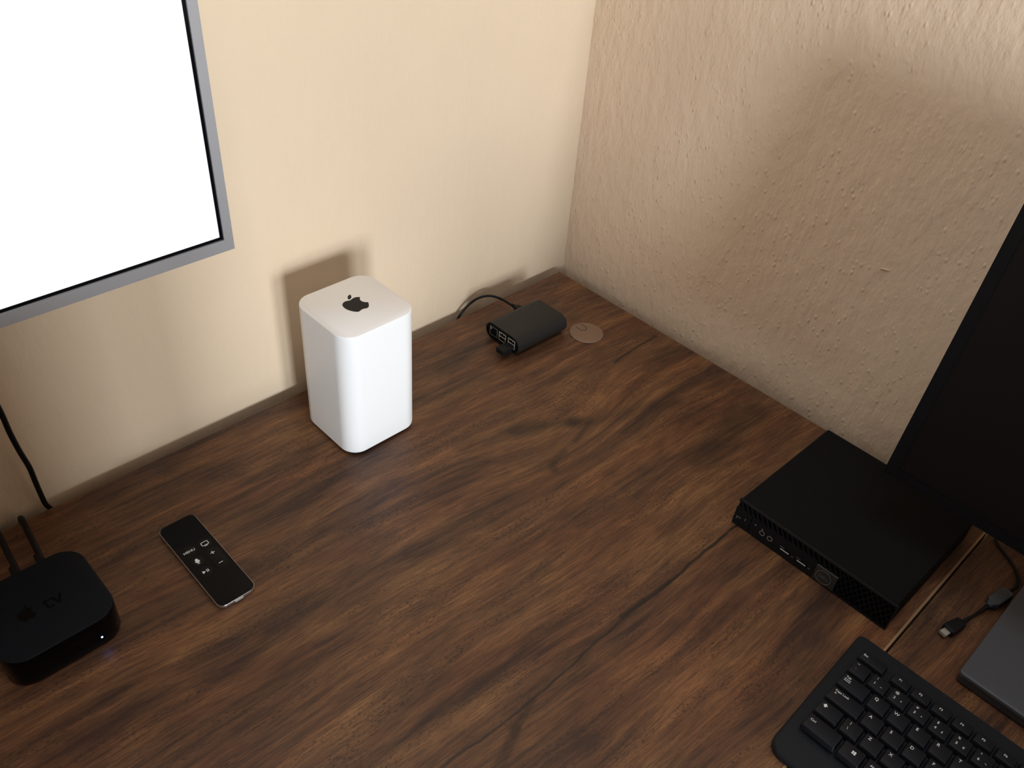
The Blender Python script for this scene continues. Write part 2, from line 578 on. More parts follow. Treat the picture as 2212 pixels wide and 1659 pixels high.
wf.box(wx0, wx0 + 35, Y0 - 45, Y0 - 10, wz0, wz1).box(wx1 - 35, wx1, Y0 - 45, Y0 - 10, wz0, wz1)
wf.box(WIN['m0'] * 1000, WIN['m1'] * 1000, Y0 - 44, Y0 - 11, wz0 + 35, wz1 - 35)
wf.box(wx0 + 35, wx1 - 35, Y0 - 45, Y0 - 10, wz0, wz0 + 35).box(wx0 + 35, wx1 - 35, Y0 - 45, Y0 - 10, wz1 - 35, wz1)
win = struct(wf.build('window_1', M['white_trim'], smooth=0), 'white framed window in the front wall')
MB().box(wx0 - 40, wx1 + 40, Y0 + 1, Y0 + 70, wz0 - 26, wz0 - 1).build('window_sill', M['white_trim'], win, smooth=0)
# the little flaked nick in the right-hand wall
nick = MB()
nick.loops([[(0.0, -460.5, 218.6), (0.0, -457, 217.9), (0.0, -452, 216.9), (0.0, -447.5, 216.2), (0.0, -452, 215.6), (0.0, -457.5, 216.9)],
            [(-0.9, -458.5, 218.4), (-1.6, -456, 218.2), (-1.8, -452, 217.4), (-1.0, -449, 216.6), (-0.8, -452, 216.2), (-0.8, -456.5, 217.4)]])
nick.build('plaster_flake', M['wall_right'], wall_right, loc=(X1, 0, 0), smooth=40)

# ------------------------------------------------------------------ desks
DX0 = -1700
SEAM = -678.6
desk = thing('desk', 'long walnut brown laminate desk along the back wall, carrying the white tower', 'desk', (0, 0, -740))
d_top = MB().box(DX0, -0.9, SEAM + 2.4, -0.9, -25, 0).build('desk_top', M['wood'], desk, smooth=0, loc=(0, 0, 740))
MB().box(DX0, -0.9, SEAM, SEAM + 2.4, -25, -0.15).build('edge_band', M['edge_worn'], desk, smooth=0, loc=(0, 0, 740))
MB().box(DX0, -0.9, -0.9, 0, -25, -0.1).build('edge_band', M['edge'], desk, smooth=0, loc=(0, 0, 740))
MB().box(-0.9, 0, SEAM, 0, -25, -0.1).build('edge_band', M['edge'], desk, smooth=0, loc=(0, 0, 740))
MB().box(DX0 + 66, -72, -28, -10, 250, 715).build('light_block_panel', M['wood_second'], desk, smooth=0)  # unseen panel added to block light from under the desk
for x in (DX0 + 40, -70):
    MB().box(x, x + 25, SEAM + 60, -60, 0, 715).build('side_panel', M['wood_second'], desk, smooth=0)
desk2 = thing('desk', 'second brown laminate desk under the keyboard and grey laptop, beyond the seam', 'desk', (0, 0, -740))
MB().box(-620, 0, -1850, SEAM - 2.2, -25, -0.4).build('desk_top', M['wood_second'], desk2, smooth=0, loc=(0, 0, 740))
for y in (-1800, SEAM - 120):
    MB().box(-570, -60, y, y + 25, 0, 714.6).build('side_panel', M['wood_second'], desk2, smooth=0)

# unseen chair, added to shade the left of the desk and back wall
ch = thing('shade_chair', 'dark high-backed chair added before the long desk to block window light', 'chair', (-1022, -960, -740))
def pad(name, hx, hz, th, loc, rx):
    m = MB().rloft(hx, hz, 60, [(14, -th), (3, -th * 0.6), (0, 0), (3, th * 0.6), (14, th)], seg=6)
    return m.build(name, M['blocker_fabric'], ch, smooth=60, loc=loc, rot=(rx, 0, 0))
pad('seat', 240, 220, 38, (0, 0, 470), 0)
pad('backrest', 235, 350, 34, (0, 180, 800), R(90))
MB().box(-30, 30, 190, 214, 440, 640).box(-30, 30, 0, 190, 425, 436).build('back_support', M['black_plastic'], ch, smooth=0)
MB().lathe([(28, 60), (28, 300), (17, 300), (17, 428)], seg=20).build('gas_column', M['black_plastic'], ch)
for k in range(5):
    a = 2 * math.pi * (k + 0.3) / 5
    lg_ = MB().tube([(0, 0, 85), (150 * math.cos(a), 150 * math.sin(a), 78), (290 * math.cos(a), 290 * math.sin(a), 62)], 17, 8).build('leg', M['black_plastic'], ch, smooth=60)
    cm_ = Matrix.Translation((282 * math.cos(a), 282 * math.sin(a), 28)) @ Matrix.Rotation(a, 4, 'Z') @ Matrix.Rotation(R(90), 4, 'X')
    MB().lathe([(24, -14), (28, -10), (28, 10), (24, 14)], seg=18, mat=cm_).build('castor', M['black_plastic'], lg_)

# ------------------------------------------------------------------ lit display on the left
LX, LZ, LY = -617.0, 353.1, -200.0         # lower right front corner
W_, H_ = 616.0, 366.0
disp = thing('computer_display', 'large flat display glowing plain white in a slim grey aluminium frame', 'monitor', (LX - W_ / 2, LY, LZ))
b1, b2 = 7.4, 9.6
fr = MB()
def ring(m, x0, x1, z0, z1, wx, wz, y0, y1):
    m.box(x0, x0 + wx, y0, y1, z0, z1).box(x1 - wx, x1, y0, y1, z0, z1)
    m.box(x0 + wx, x1 - wx, y0, y1, z0, z0 + wz).box(x0 + wx, x1 - wx, y0, y1, z1 - wz, z1)
    return m
hw = W_ / 2
ring(fr, -hw, hw, 0, H_, b1, b2, 0, 22)
fr.build('frame', M['alu'], disp, smooth=0)
ring(MB(), -hw + b1, hw - b1, b2, H_ - b2, 2.4, 2.4, 1.6, 22).build('inner_border', M['black_gloss'], disp, smooth=0)
MB().box(-hw + b1 + 2.4, hw - b1 - 2.4, 2.2, 21, b2 + 2.4, H_ - b2 - 2.4).build('lit_screen', M['screen_on'], disp, smooth=0)
MB().box(-hw + 1, hw - 1, 22, 42, 1, H_ - 1).build('back_cover', M['alu'], disp, smooth=0)
am = MB().box(-40, 40, 42, 60, 120, 240).box(-25, 25, 60, 195, 160, 200).box(-60, 60, 195, 212, 100, 260)
am.build('wall_bracket', M['black_plastic'], disp, smooth=0)

# ------------------------------------------------------------------ dark monitor on the right
TILT = R(9.0)
mon = thing('monitor', 'black switched-off monitor leaning back before the rough right wall', 'monitor', (-153.3, -585.5 - 270.0, 115.0), 0, None, TILT)
mw, mh = 270.0, 332.0
def ringx(m, y0, y1, z0, z1, wy, wz0, wz1, x0, x1):
    m.box(x0, x1, y0, y0 + wy, z0, z1).box(x0, x1, y1 - wy, y1, z0, z1)
    m.box(x0, x1, y0 + wy, y1 - wy, z0, z0 + wz0).box(x0, x1, y0 + wy, y1 - wy, z1 - wz1, z1)
    return m
ringx(MB(), -mw, mw, 0, mh, 11, 11, 11, 0, 16).build('bezel', M['monitor_bezel'], mon, smooth=0)
MB().box(1.6, 15, -mw + 11, mw - 11, 11, mh - 11).build('dark_panel', M['monitor_panel'], mon, smooth=0)
bk = MB()
bk.loops([[(16, -mw, 0), (16, mw, 0), (16, mw, mh), (16, -mw, mh)], [(24, -mw + 3, 3), (24, mw - 3, 3), (24, mw - 3, mh - 3), (24, -mw + 3, mh - 3)],
          [(42, -150, 70), (42, 150, 70), (42, 150, mh - 70), (42, -150, mh - 70)]])
bk.build('back_cover', M['black_plastic'], mon, smooth=0)
br = MB().box(42, 50, -50, 50, 100, 200)
dx = Matrix.Rotation(-TILT, 4, 'Y')
br.box(44, 146, -20, 20, 135, 165).box(142, 153, -45, 45, 110, 190)
br.build('wall_bracket', M['black_plastic'], mon, smooth=0)

# ------------------------------------------------------------------ white tower
BX, BY = -436.7, -90.3
tower = thing('wireless_router', 'tall white rounded square tower with a black apple mark on top', 'router', (BX, BY, 0), R(0.2))
MB().rloft(45.5, 45.5, 17, [(0, 0), (0, 4.6)], seg=10).build('foot', M['black_plastic'], tower)
MB().rloft(49, 49, 20.5, [(2.2, 3.6), (0.8, 3.9), (0.15, 4.8), (0, 6.2), (0, 165.4), (0.12, 166.4), (0.45, 167.1), (1.1, 167.5)], seg=14).build('body', M['white_plastic'], tower, smooth=50)
lg = shape2d(apple_polys(1.36, 0.6, 0.2), 167.46, 167.58).build('apple_mark', M['logo_black'], tower, smooth=0)
lg['label'] = 'glossy black apple mark'

# ------------------------------------------------------------------ media box, bottom left
tv = thing('media_box', 'squat black rounded media box with a small blue-white status light', 'media player', (-822.6, -145.0, 0), R(0.5))
MB().rloft(46, 46, 19, [(0, 0), (0, 2)], seg=10).build('foot', M['black_deep'], tv)
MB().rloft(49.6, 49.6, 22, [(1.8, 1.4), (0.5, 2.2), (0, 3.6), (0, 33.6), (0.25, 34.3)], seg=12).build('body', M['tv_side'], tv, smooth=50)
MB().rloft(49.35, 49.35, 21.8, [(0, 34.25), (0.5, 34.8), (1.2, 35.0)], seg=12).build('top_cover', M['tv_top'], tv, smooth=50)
mk = shape2d(apple_polys(0.74, -15.0, -3.0), 34.98, 35.05).build('apple_mark', M['tv_side'], tv, smooth=0)
text('tv_lettering', 'tv', 23, M['tv_side'], tv, (8.0, -2.2, 35.02))
ld = MB().box(25.9, 27.3, -49.9, -49.0, 12.2, 13.2).build('status_light', M['led'], tv, smooth=0)
ld['label'] = 'glowing blue-white status light'

cab_paths = [[(-826, -100, 12), (-825, -88, 12.3), (-823.5, -62, 13), (-822, -36, 13), (-820.5, -14, 10), (-820, 0.5, 4.5), (-820, 6.4, -10), (-821, 6.2, -60), (-824, 6.2, -140)],
             [(-803, -100, 12), (-802.5, -88, 12.3), (-800.5, -62, 13), (-798.5, -36, 14), (-796.5, -12, 11), (-795.8, 0.5, 5), (-795.5, 6.4, -10), (-796, 6.2, -60), (-799, 6.2, -140)]]
for i, pts in enumerate(cab_paths):
    cb = thing('cable', ('black cable at the frame edge, left of two plugged into the media box',
                         'black cable with thick plug, right of two running from media box over desk edge')[i], 'cable', (0, 0, 0), 0)
    MB().tube(pts, 2.9, 10).build('cord', M['cable'], cb, smooth=60)
    a = pts[0]
    pl = MB()
    pl.loops([[(a[0] + x, -95.5 + dy, 12 + z) for x, z in rrect(w, h, 2.4, 4)] for dy, w, h in
              ((0, 8.2, 4.6), (13, 8.2, 4.6), (17, 6.8, 4.2), (21, 3.8, 3.8), (30, 3.3, 3.3))])
    pl.build('plug', M['black_plastic'], cb, smooth=40)

# cord hanging down the wall from the lit display
wc = MB().tube([(-792, -36, 330), (-786, -34, 250), (-783.5, -31, 190), (-781, -28, 158), (-780, -25, 132), (-777.5, -21, 104), (-774, -16, 76), (-773, -11, 50),
                (-771.5, -5, 24), (-770, 1.0, 8), (-767, 6.0, -4), (-762, 6.4, -20), (-758, 6.4, -70), (-757, 6.4, -150)], 2.6, 10)
tag(wc.build('cable', M['cable'], smooth=60), 'black cord hanging down the back wall below the lit display', 'cable')

# ------------------------------------------------------------------ remote control
rem = thing('remote_control', 'slim black remote control with white symbols and bright metal rim', 'remote', (-680.4, -166.2, 0), R(0.3))
hx, hy = 19.8, 63.2
MB().rloft(hx, hy, 7.5, [(2.2, 0.3), (0.6, 1.2), (0.1, 2.6), (0, 4.2), (0.12, 5.3), (0.35, 5.75)], seg=8).build('metal_shell', M['alu_light'], rem, smooth=50)
gl = MB()
gl.rloft(hx, hy, 7.5, [(0.58, 5.6), (0.58, 6.0), (0.85, 6.2)], seg=8)
gl.build('glass_front', M['black_gloss'], rem, smooth=30)
MB().rloft(18.3, 18.0, 6.3, [(0, 6.15), (0.1, 6.26)], 0, 43.8, seg=8).build('touch_surface', M['black_matte'], rem, smooth=30)
def button(cx, cy, hx_, hy_, r, name):
    return MB().rloft(hx_, hy_, r, [(0, 6.15), (0.15, 6.34), (0.6, 6.42)], cx, cy, seg=8).build(name, M['button'], rem, smooth=40)
zb = 6.44
bx = button(-8.4, 17.2, 7.0, 7.0, 6.9, 'menu_button')
text('lettering', 'MENU', 4.4, M['print'], bx, (-8.4, 17.2, zb))
bx = button(8.4, 17.2, 7.0, 7.0, 6.9, 'home_button')
ic = MB()
for a, bb in (((4.6, 19.2), (12.2, 19.9)), ((4.6, 14.6), (12.2, 15.3)), ((4.6, 14.6), (5.3, 19.9)), ((11.5, 14.6), (12.2, 19.9)), ((6.8, 13.4), (10.0, 14.0))):
    ic.box(a[0], bb[0], a[1], bb[1], zb - 0.02, zb + 0.03)
ic.build('screen_symbol', M['print'], bx, smooth=0)
bx = button(-8.2, 1.0, 7.0, 7.0, 6.9, 'microphone_button')
ic = MB().rloft(1.5, 2.6, 1.5, [(0, zb - 0.02), (0, zb + 0.03)], -8.2, 2.2, seg=5)
for k in range(8):
    a0, a1 = R(180 + k * 22.5), R(202.5 + k * 22.5)
    ic.prism([(-8.2 + 2.0 * math.cos(a0), 1.6 + 2.0 * math.sin(a0)), (-8.2 + 2.6 * math.cos(a0), 1.6 + 2.6 * math.sin(a0)),
              (-8.2 + 2.6 * math.cos(a1), 1.6 + 2.6 * math.sin(a1)), (-8.2 + 2.0 * math.cos(a1), 1.6 + 2.0 * math.sin(a1))], zb - 0.02, zb + 0.03)
ic.box(-8.5, -7.9, -2.2, -0.9, zb - 0.02, zb + 0.03).box(-9.6, -6.8, -2.6, -2.1, zb - 0.02, zb + 0.03)
ic.build('microphone_symbol', M['print'], bx, smooth=0)
bx = button(-8.2, -15.2, 7.0, 7.0, 6.9, 'play_button')
ic = MB().prism([(-11.3, -13.3), (-11.3, -17.1), (-8.2, -15.2)], zb - 0.02, zb + 0.03)
ic.box(-7.2, -6.5, -17.0, -13.4, zb - 0.02, zb + 0.03).box(-5.7, -5.0, -17.0, -13.4, zb - 0.02, zb + 0.03)
ic.build('play_symbol', M['print'], bx, smooth=0)
bx = button(8.5, -6.3, 7.0, 15.4, 6.9, 'volume_button')
ic = MB().box(6.3, 10.7, 1.35, 2.05, zb - 0.02, zb + 0.03).box(8.15, 8.85, -0.5, 1.34, zb - 0.02, zb + 0.03).box(8.15, 8.85, 2.06, 3.9, zb - 0.02, zb + 0.03)
ic.build('plus_symbol', M['print'], bx, smooth=0)
MB().box(6.4, 10.8, -14.75, -14.05, zb - 0.02, zb + 0.03).build('minus_symbol', M['print'], bx, smooth=0)
MB().rloft(4.6, 0.9, 0.85, [(0, 2.2), (0, 4.2)], 0, -63.0, seg=4).build('charging_port', M['chrome'], rem, smooth=30)

# ------------------------------------------------------------------ small computer case with ports
case = thing('mini_computer_case', 'small black rounded metal case with network and usb ports facing left', 'computer', (-156.0, -86.0, 0), R(-0.6))
cl, cw = 46.0, 33.2
def case_section(ins=0.0):
    pts = []
    w, r, zc, hz = cw - ins, 13.4 - ins, 14.2, 13.2 - ins
    for i in range(13):
        a = R(90 - 180 * i / 12)
        pts.append((w - r + r * math.cos(a), zc + hz * math.sin(a)))
    for i in range(13):
        a = R(270 - 180 * i / 12)
        pts.append((-w + r + r * math.cos(a), zc + hz * math.sin(a)))
    return pts
shell = MB()
shell.loops([[(x, y, z) for y, z in case_section(i)] for x, i in ((-cl, 0.7), (-cl + 0.6, 0.0), (cl - 0.6, 0.0), (cl, 0.7))])
shell.build('metal_shell', M['case_top'], case, smooth=35)
for sx, nm in ((-cl, 'port_panel'),):
    MB().loops([[(sx - d, y, z) for y, z in case_section(2.0)] for d in (-0.5, 0.25)]).build(nm, M['black_deep'], case, smooth=0)
for fx in (-30, 30):
    for fy in (-17, 17):
        MB().lathe([(4, 0), (4, 1.2)], fx, fy, 14).build('rubber_foot', M['black_deep'], case)
ex = -cl - 0.3
def port_frame(m, y0, y1, z0, z1, t, x0, x1):
    m.box(x0, x1, y0, y0 + t, z0, z1).box(x0, x1, y1 - t, y1, z0, z1)
    m.box(x0, x1, y0 + t, y1 - t, z0, z0 + t).box(x0, x1, y0 + t, y1 - t, z1 - t, z1)
    return m
# y local = world y + 86
e = port_frame(MB(), 9.0, 24.0, 8.4, 22.4, 0.9, ex - 0.5, ex + 0.2).build('network_port', M['badge_line'], case, smooth=0)
MB().box(ex - 0.15, ex + 0.15, 9.9, 23.1, 9.3, 21.5).build('port_opening', M['black_deep'], e, smooth=0)
MB().box(ex - 0.45, ex - 0.1, 20.4, 22.6, 17.6, 20.4).build('port_contact', M['chrome'], e, smooth=0)
for y0, y1 in ((-7.6, 5.6), (-25.4, -12.2)):
    u = MB().box(ex - 0.2, ex + 0.2, y0, y1, 9.0, 22.6).build('usb_port', M['black_deep'], case, smooth=0)
    port_frame(MB(), y0, y1, 9.0, 22.6, 0.75, ex - 0.6, ex - 0.1).build('port_rim', M['usb_metal'], u, smooth=0)
    MB().box(ex - 0.6, ex - 0.1, y0 + 0.8, y1 - 0.8, 15.4, 16.4).build('port_divider', M['usb_metal'], u, smooth=0)
    for zz in (10.6, 17.4):
        MB().box(ex - 0.5, ex - 0.1, y0 + 2.2, y1 - 2.2, zz, zz + 1.7).build('port_tongue', M['black_plastic'], u, smooth=0)
        if zz > 12:
            for k in range(2):
                yy = y0 + 3.3 + k * 5.6
                MB().box(ex - 0.62, ex - 0.1, yy, yy + 1.1, zz + 3.0, zz + 4.2).build('port_spring', M['usb_metal'], u, smooth=0)
dg = MB()
dg.loops([[(x, -18.8 + y, 12.0 + z) for y, z in rrect(w, h, 1.4, 4)] for x, w, h in
          ((-47.0, 6.0, 2.3), (-51.0, 6.0, 2.3), (-51.3, 7.6, 4.2), (-66.5, 7.6, 4.2), (-67.6, 6.6, 3.3))])
dgo = dg.build('usb_receiver', M['black_plastic'], None, smooth=30)
dgo.location = Vector((-156.0, -86.0, 0)) * mm
dgo.rotation_euler = (0, 0, R(-0.6))
tag(dgo, 'tiny black usb receiver stick sticking out of the small black case', 'usb stick')
pc_ = thing('power_cable', 'thin black curved cable plugged into the rear of the small black case', 'cable')
MB().tube([(-136.5, -38.0, 13.5), (-138, -31, 14.5), (-142, -19, 17.5), (-151, -6, 19.5), (-164, 3.0, 17), (-178, 6.5, 11), (-190, 7.0, 3.5), (-200, 7.0, -6), (-208, 7.0, -22), (-212, 7, -80)], 1.75, 10).build('cord', M['cable'], pc_, smooth=60)
pl = MB()
pl.loops([[(-134.8 + x * 1.0 - dy * 0.05, -53.5 + dy, 13.5 + z) for x, z in rrect(w, h, 1.6, 4)] for dy, w, h in
          ((0, 5.4, 3.6), (8.5, 5.4, 3.6), (10.5, 4.4, 3.0), (11.2, 2.6, 2.6), (18, 2.2, 2.2))])
pl.build('plug', M['black_plastic'], pc_, smooth=40)

# ------------------------------------------------------------------ cable grommet in the desk
gro = thing('cable_grommet', 'round flat brown plastic cable grommet set in the desk corner', 'grommet', (-87.2, -137.0, 0))
MB().lathe([(23.6, 0.0), (23.9, 0.7), (23.4, 1.5), (22.4, 1.8)], seg=48).build('cap', M['grommet'], gro, smooth=50)
arc = []
ou, inn = 5.9, 4.9
ctr = (3.0, 10.0)
pth_o, pth_i = [], []
a_rot = R(4)
def gp(r, a):
    return (ctr[0] + r * math.cos(a), ctr[1] + r * math.sin(a))
out_, in_ = [], []
for i in range(17):
    a = R(180 + 180 * i / 16)
    out_.append(gp(ou, a)); in_.append(gp(inn, a))
out_ = [(ctr[0] - ou, ctr[1] + 7.6)] + out_ + [(ctr[0] + ou, ctr[1] + 8.6)]
in_ = [(ctr[0] - inn, ctr[1] + 7.6)] + in_ + [(ctr[0] + inn, ctr[1] + 8.6)]
gm = MB()
for i in range(len(out_) - 1):
    gm.prism([out_[i], out_[i + 1], in_[i + 1], in_[i]], 1.70, 1.86)
gm.build('slot', M['grommet_dark'], gro, smooth=0)

# ------------------------------------------------------------------ small form factor computer
pc = thing('desktop_computer', 'flat matte black desktop computer with slotted front, below the dark monitor', 'computer', (-129.6, -574.4, 0), R(-0.4))
hx, hy = 87.4, 91.5
MB().rloft(hx, hy, 1.2, [(0.5, 2.0), (0, 2.6), (0, 35.3), (0.6, 36.0)], seg=3).build('metal_cover', M['black_matte'], pc, smooth=30)
for fx in (-70, 70):
    for fy in (-75, 75):
        MB().lathe([(6, 0), (6, 2.2)], fx, fy, 14).build('rubber_foot', M['black_deep'], pc)
# front: local x = -hx is the seam; the bezel stands before it. local y = world y + 574.4 (left end = +91.5)
fx0, fx1 = -hx - 6.0, -hx - 0.6
bz = MB()
sec = lambda y: [(fx1, y, 1.6), (fx0 + 0.6, y, 1.2), (fx0, y, 2.0), (fx0 + 1.4, y, 35.0), (fx0 + 2.2, y, 35.7), (fx1, y, 35.7)]
# back plate of the bezel, plus the solid lower panel, top rail, bottom rail and ends
MB().box(fx1 - 1.0, fx1 + 0.4, -92.0, 92.4, 1.4, 35.4).build('bezel_backing', M['black_deep'], pc, smooth=0)
def slab(m, y0, y1, z0, z1, x_out=0.0, x_in=None):
    # follows the slight backward rake of the front
    xo = lambda z: fx0 + 1.4 * (z - 2.0) / 33.0 - x_out
    xi = fx1 if x_in is None else x_in
    v = [(xi, y0, z0), (xi, y1, z0), (xo(z0), y1, z0), (xo(z0), y0, z0), (xi, y0, z1), (xi, y1, z1), (xo(z1), y1, z1), (xo(z1), y0, z1)]
    return m.add(v, [(0, 3, 2, 1), (4, 5, 6, 7), (0, 1, 5, 4), (1, 2, 6, 5), (2, 3, 7, 6), (3, 0, 4, 7)])
bz = MB()
slab(bz, -92.4, 92.8, 33.9, 35.7)                 # top rail
slab(bz, -92.4, -9.0, 1.2, 2.6)                   # bottom rail under mesh and badge
slab(bz, -92.4, -91.2, 2.6, 33.9)                 # right end
slab(bz, -7.6, 72.0, 1.2, 25.0)                   # port panel
bz.build('bezel', M['black_plastic'], pc, smooth=0)
pb = slab(MB(), 72.9, 92.8, 1.2, 25.0, 0.1).build('power_button', M['black_plastic'], pc, smooth=0)
ic = MB()
xf = lambda z: fx0 + 1.4 * (z - 2.0) / 33.0
ic.box(xf(11) - 0.25, xf(11), 84.2, 89.6, 12.4, 13.0).box(xf(11) - 0.25, xf(11), 88.9, 89.6, 8.6, 12.4)
ic.build('power_symbol', M['print_dim'], pb, smooth=0)
MB().box(xf(15) - 0.25, xf(15), 78.6, 79.4, 13.2, 16.6).build('power_light', M['print_dim'], pb, smooth=0)
# slanted slats of the air slot along the top of the front
def slat(y, z0, z1, dy, w, name, mat, x_out=0.0):
    m = MB()
    a, b_ = xf(z0) - x_out, xf(z1) - x_out
    v = []
    for xo_, in ((0.0,), (2.6,)):
        v += [(a + xo_, y, z0), (a + xo_, y - w, z0), (b_ + xo_, y + dy - w, z1), (b_ + xo_, y + dy, z1)]
    m.add(v, [(0, 1, 2, 3), (7, 6, 5, 4), (0, 4, 5, 1), (1, 5, 6, 2), (2, 6, 7, 3), (3, 7, 4, 0)])
    return m
y = 90.5
while y > -31:
    slat(y - 5.2, 25.0, 33.9, 5.2, 1.5, 'vent_slat', M['black_plastic']).build('vent_slat', M['black_plastic'], pc, smooth=0)
    y -= 6.3
mesh_ = MB()
for k in range(-6, 14):
    for s in (1, -1):
        # clip each slanted rib to the mesh field
        y_at = lambda z: -33.4 - k * 6.3 + s * (z - 2.6) * 0.62 + (0 if s == 1 else 19.4)
        za, zb_ = 2.6, 33.9
        n = 12
        zs = [za + (zb_ - za) * i / n for i in range(n + 1)]
        seg = [z for z in zs if -90.9 < y_at(z) < -32.9]
        if len(seg) > 1:
            z0, z1 = seg[0], seg[-1]
            mm_ = slat(y_at(z0), z0, z1, y_at(z1) - y_at(z0), 1.1, '', None, 0.0 if s == 1 else -0.4)
            mesh_.add(mm_.v, mm_.f)
ms = mesh_.build('vent_mesh', M['black_plastic'], pc, smooth=0)
ms['kind'] = 'stuff'
bd = slab(MB(), -32.6, -8.2, 2.7, 22.0, 0.25).build('badge', M['badge'], pc, smooth=0)
MB().box(xf(22) - 0.2, xf(22) + 0.6, -32.6, -8.2, 22.0, 22.5).build('badge_edge', M['badge_line'], bd, smooth=0)
rg = MB()
tilt_m = Matrix.Translation((xf(11.5) - 0.45, -19.2, 11.6)) @ Matrix.Rotation(R(-90), 4, 'Z') @ Matrix.Rotation(R(90 - 2.4), 4, 'X')
for i in range(40):
    a0, a1 = 2 * math.pi * i / 40, 2 * math.pi * (i + 1) / 40
    rg.prism([(8.6 * math.cos(a0), 8.6 * math.sin(a0)), (8.6 * math.cos(a1), 8.6 * math.sin(a1)),
              (8.0 * math.cos(a1), 8.0 * math.sin(a1)), (8.0 * math.cos(a0), 8.0 * math.sin(a0))], 0, 0.3, tilt_m)
rg.build('badge_ring', M['badge_line'], bd, smooth=0)
tx = text('badge_lettering', 'DELL', 5.2, M['badge_line'], bd, (xf(11.5) - 0.55, -19.2, 11.6))
tx.rotation_euler = (R(90), 0, R(-90))
# usb ports and jacks
for y0 in (34.2, 13.8):
    u = MB().box(xf(11) - 0.15, xf(11) + 0.5, y0 - 13.8, y0, 8.4, 13.4).build('usb_port', M['black_deep'], pc, smooth=0)
    MB().box(xf(11) - 0.35, xf(11), y0 - 12.2, y0 - 1.6, 9.4, 10.9).build('port_tongue', M['tongue'], u, smooth=0)
    MB().box(xf(13) - 0.3, xf(13) + 0.2, y0 - 5.4, y0, 12.9, 13.5).build('port_lip', M['badge_line'], u, smooth=0)
    t2 = text('usb_symbol', 'SS', 2.6, M['print_dim'], pc, (xf(9.5) - 0.1, y0 - 16.2, 9.8))
    t2.rotation_euler = (R(90), 0, R(-90))
for yj in (56.6, 46.8):
    jm = Matrix.Translation((xf(13.0) + 0.0, yj, 12.8)) @ Matrix.Rotation(R(-90), 4, 'Y')
    j = MB().lathe([(3.4, 0), (3.4, 0.45), (2.1, 0.45), (2.1, 0.0)], seg=20, mat=jm, cap0=False, cap1=False).build('audio_jack', M['badge_line'], pc, smooth=30)
    MB().lathe([(2.1, 0.05), (2.1, 0.12)], seg=16, mat=jm).build('jack_hole', M['black_deep'], j, smooth=0)
for yj in (66.3, 57.7):
    MB().box(xf(17) - 0.2, xf(17) + 0.2, yj - 0.8, yj + 0.8, 16.6, 18.2).build('front_symbol', M['print_dim'], pc, smooth=0)

# ------------------------------------------------------------------ keyboard
KA = R(0.65)
kb = thing('keyboard', 'black keyboard with white lettering, below the grey laptop', 'keyboard', (-260.5, -655.5, -0.4), R(-90) + KA)
# local frame: +x = right along the rows, +y = up towards the monitor; v (down) = -y
body = MB()
kbw, v0, v1 = 318.0, -4.5, 160.0
ol = []
for cx, cy, r, a0 in ((kbw - 10, -v0 - 6, 6, 0), (6, -v0 - 6, 6, 90), (13, -v1 + 14, 14, 180), (kbw - 14, -v1 + 14, 14, 270)):
    for i in range(9):
        a = R(a0 + 90 * i / 8)
        ol.append((cx + r * math.cos(a) - (2.0 if cx < 20 and a0 == 90 else 0), cy + r * math.sin(a)))
mid = Vector((kbw / 2, -(v0 + v1) / 2))
def scaled(ins):
    out = []
    for x, y in ol:
        sx = 1 - ins / (kbw / 2); sy = 1 - ins / ((v1 - v0) / 2)
        out.append((mid.x + (x - mid.x) * sx, mid.y + (y - mid.y) * sy))
    return out
zt = lambda y: 14.0 if y > -128 else 14.0 - 7.0 * ((-128 - y) / 32.0) ** 1.6
lp = []
for ins, f in ((1.5, 0.0), (0.2, 0.15), (0.0, 0.55), (0.5, 0.85), (2.0, 1.0)):
    lp.append([(x, y, 1.2 + f * (zt(y) - 1.2)) for x, y in scaled(ins)])
body.loops(lp, cap1=False)
# deck
top = scaled(2.0)
n_top = len(top)
body.add([(x, y, zt(y)) for x, y in top] + [(x, -126.5, 14.0) for x, y in ()], [tuple(range(n_top))])
body.build('body', M['kb_body'], kb, smooth=40)
for fx in (20, kbw - 25):
    for fy in (-8, -148):
        MB().rloft(8, 4, 2, [(0, 0), (0, 1.4)], fx, fy, seg=3).build('rubber_foot', M['black_deep'], kb)

KP = 19.38
u0 = 11.0 - 1.9
rows = []   # (v_top, height, [(start unit, width unit, legends)])
rows.append((14.6, 11.6, [(0, 1.42, ['Esc'])] + [(1.67 + i, 1, ['F%d' % (i + 1)]) for i in range(12)]))
sh = '!@#$%^&*()_+'
al = ['~', '*', '^', '£', '€', '¬', '', '', '', '', '', '']
r1 = [(0, 1, ['~n', '`n'])] + [(1 + i, 1, [sh[i], '1234567890-='[i], al[i]]) for i in range(12)] + [(13, 2, [])]
rows.append((30.8, 15.6, r1))
rows.append((50.8, 15.6, [(0, 1.5, ['Tab'])] + [(1.5 + i, 1, [c]) for i, c in enumerate('QWERTYUIOP')] + [(11.5, 1, []), (12.5, 1, [])]))
rows.append((70.8, 15.6, [(0, 1.75, ['Caps Lock'])] + [(1.75 + i, 1, [c]) for i, c in enumerate('ASDFGHJKL')] + [(10.75, 1, []), (11.75, 1, []), (12.75, 2.25, [])]))
rows.append((90.6, 15.6, [(0, 1.25, ['shift']), (1.25, 1, ['|', '\\'])] + [(2.25 + i, 1, [c]) for i, c in enumerate('ZXCVBNM')] + [(9.25, 1, []), (10.25, 1, []), (11.25, 1, []), (12.25, 2.75, [])]))
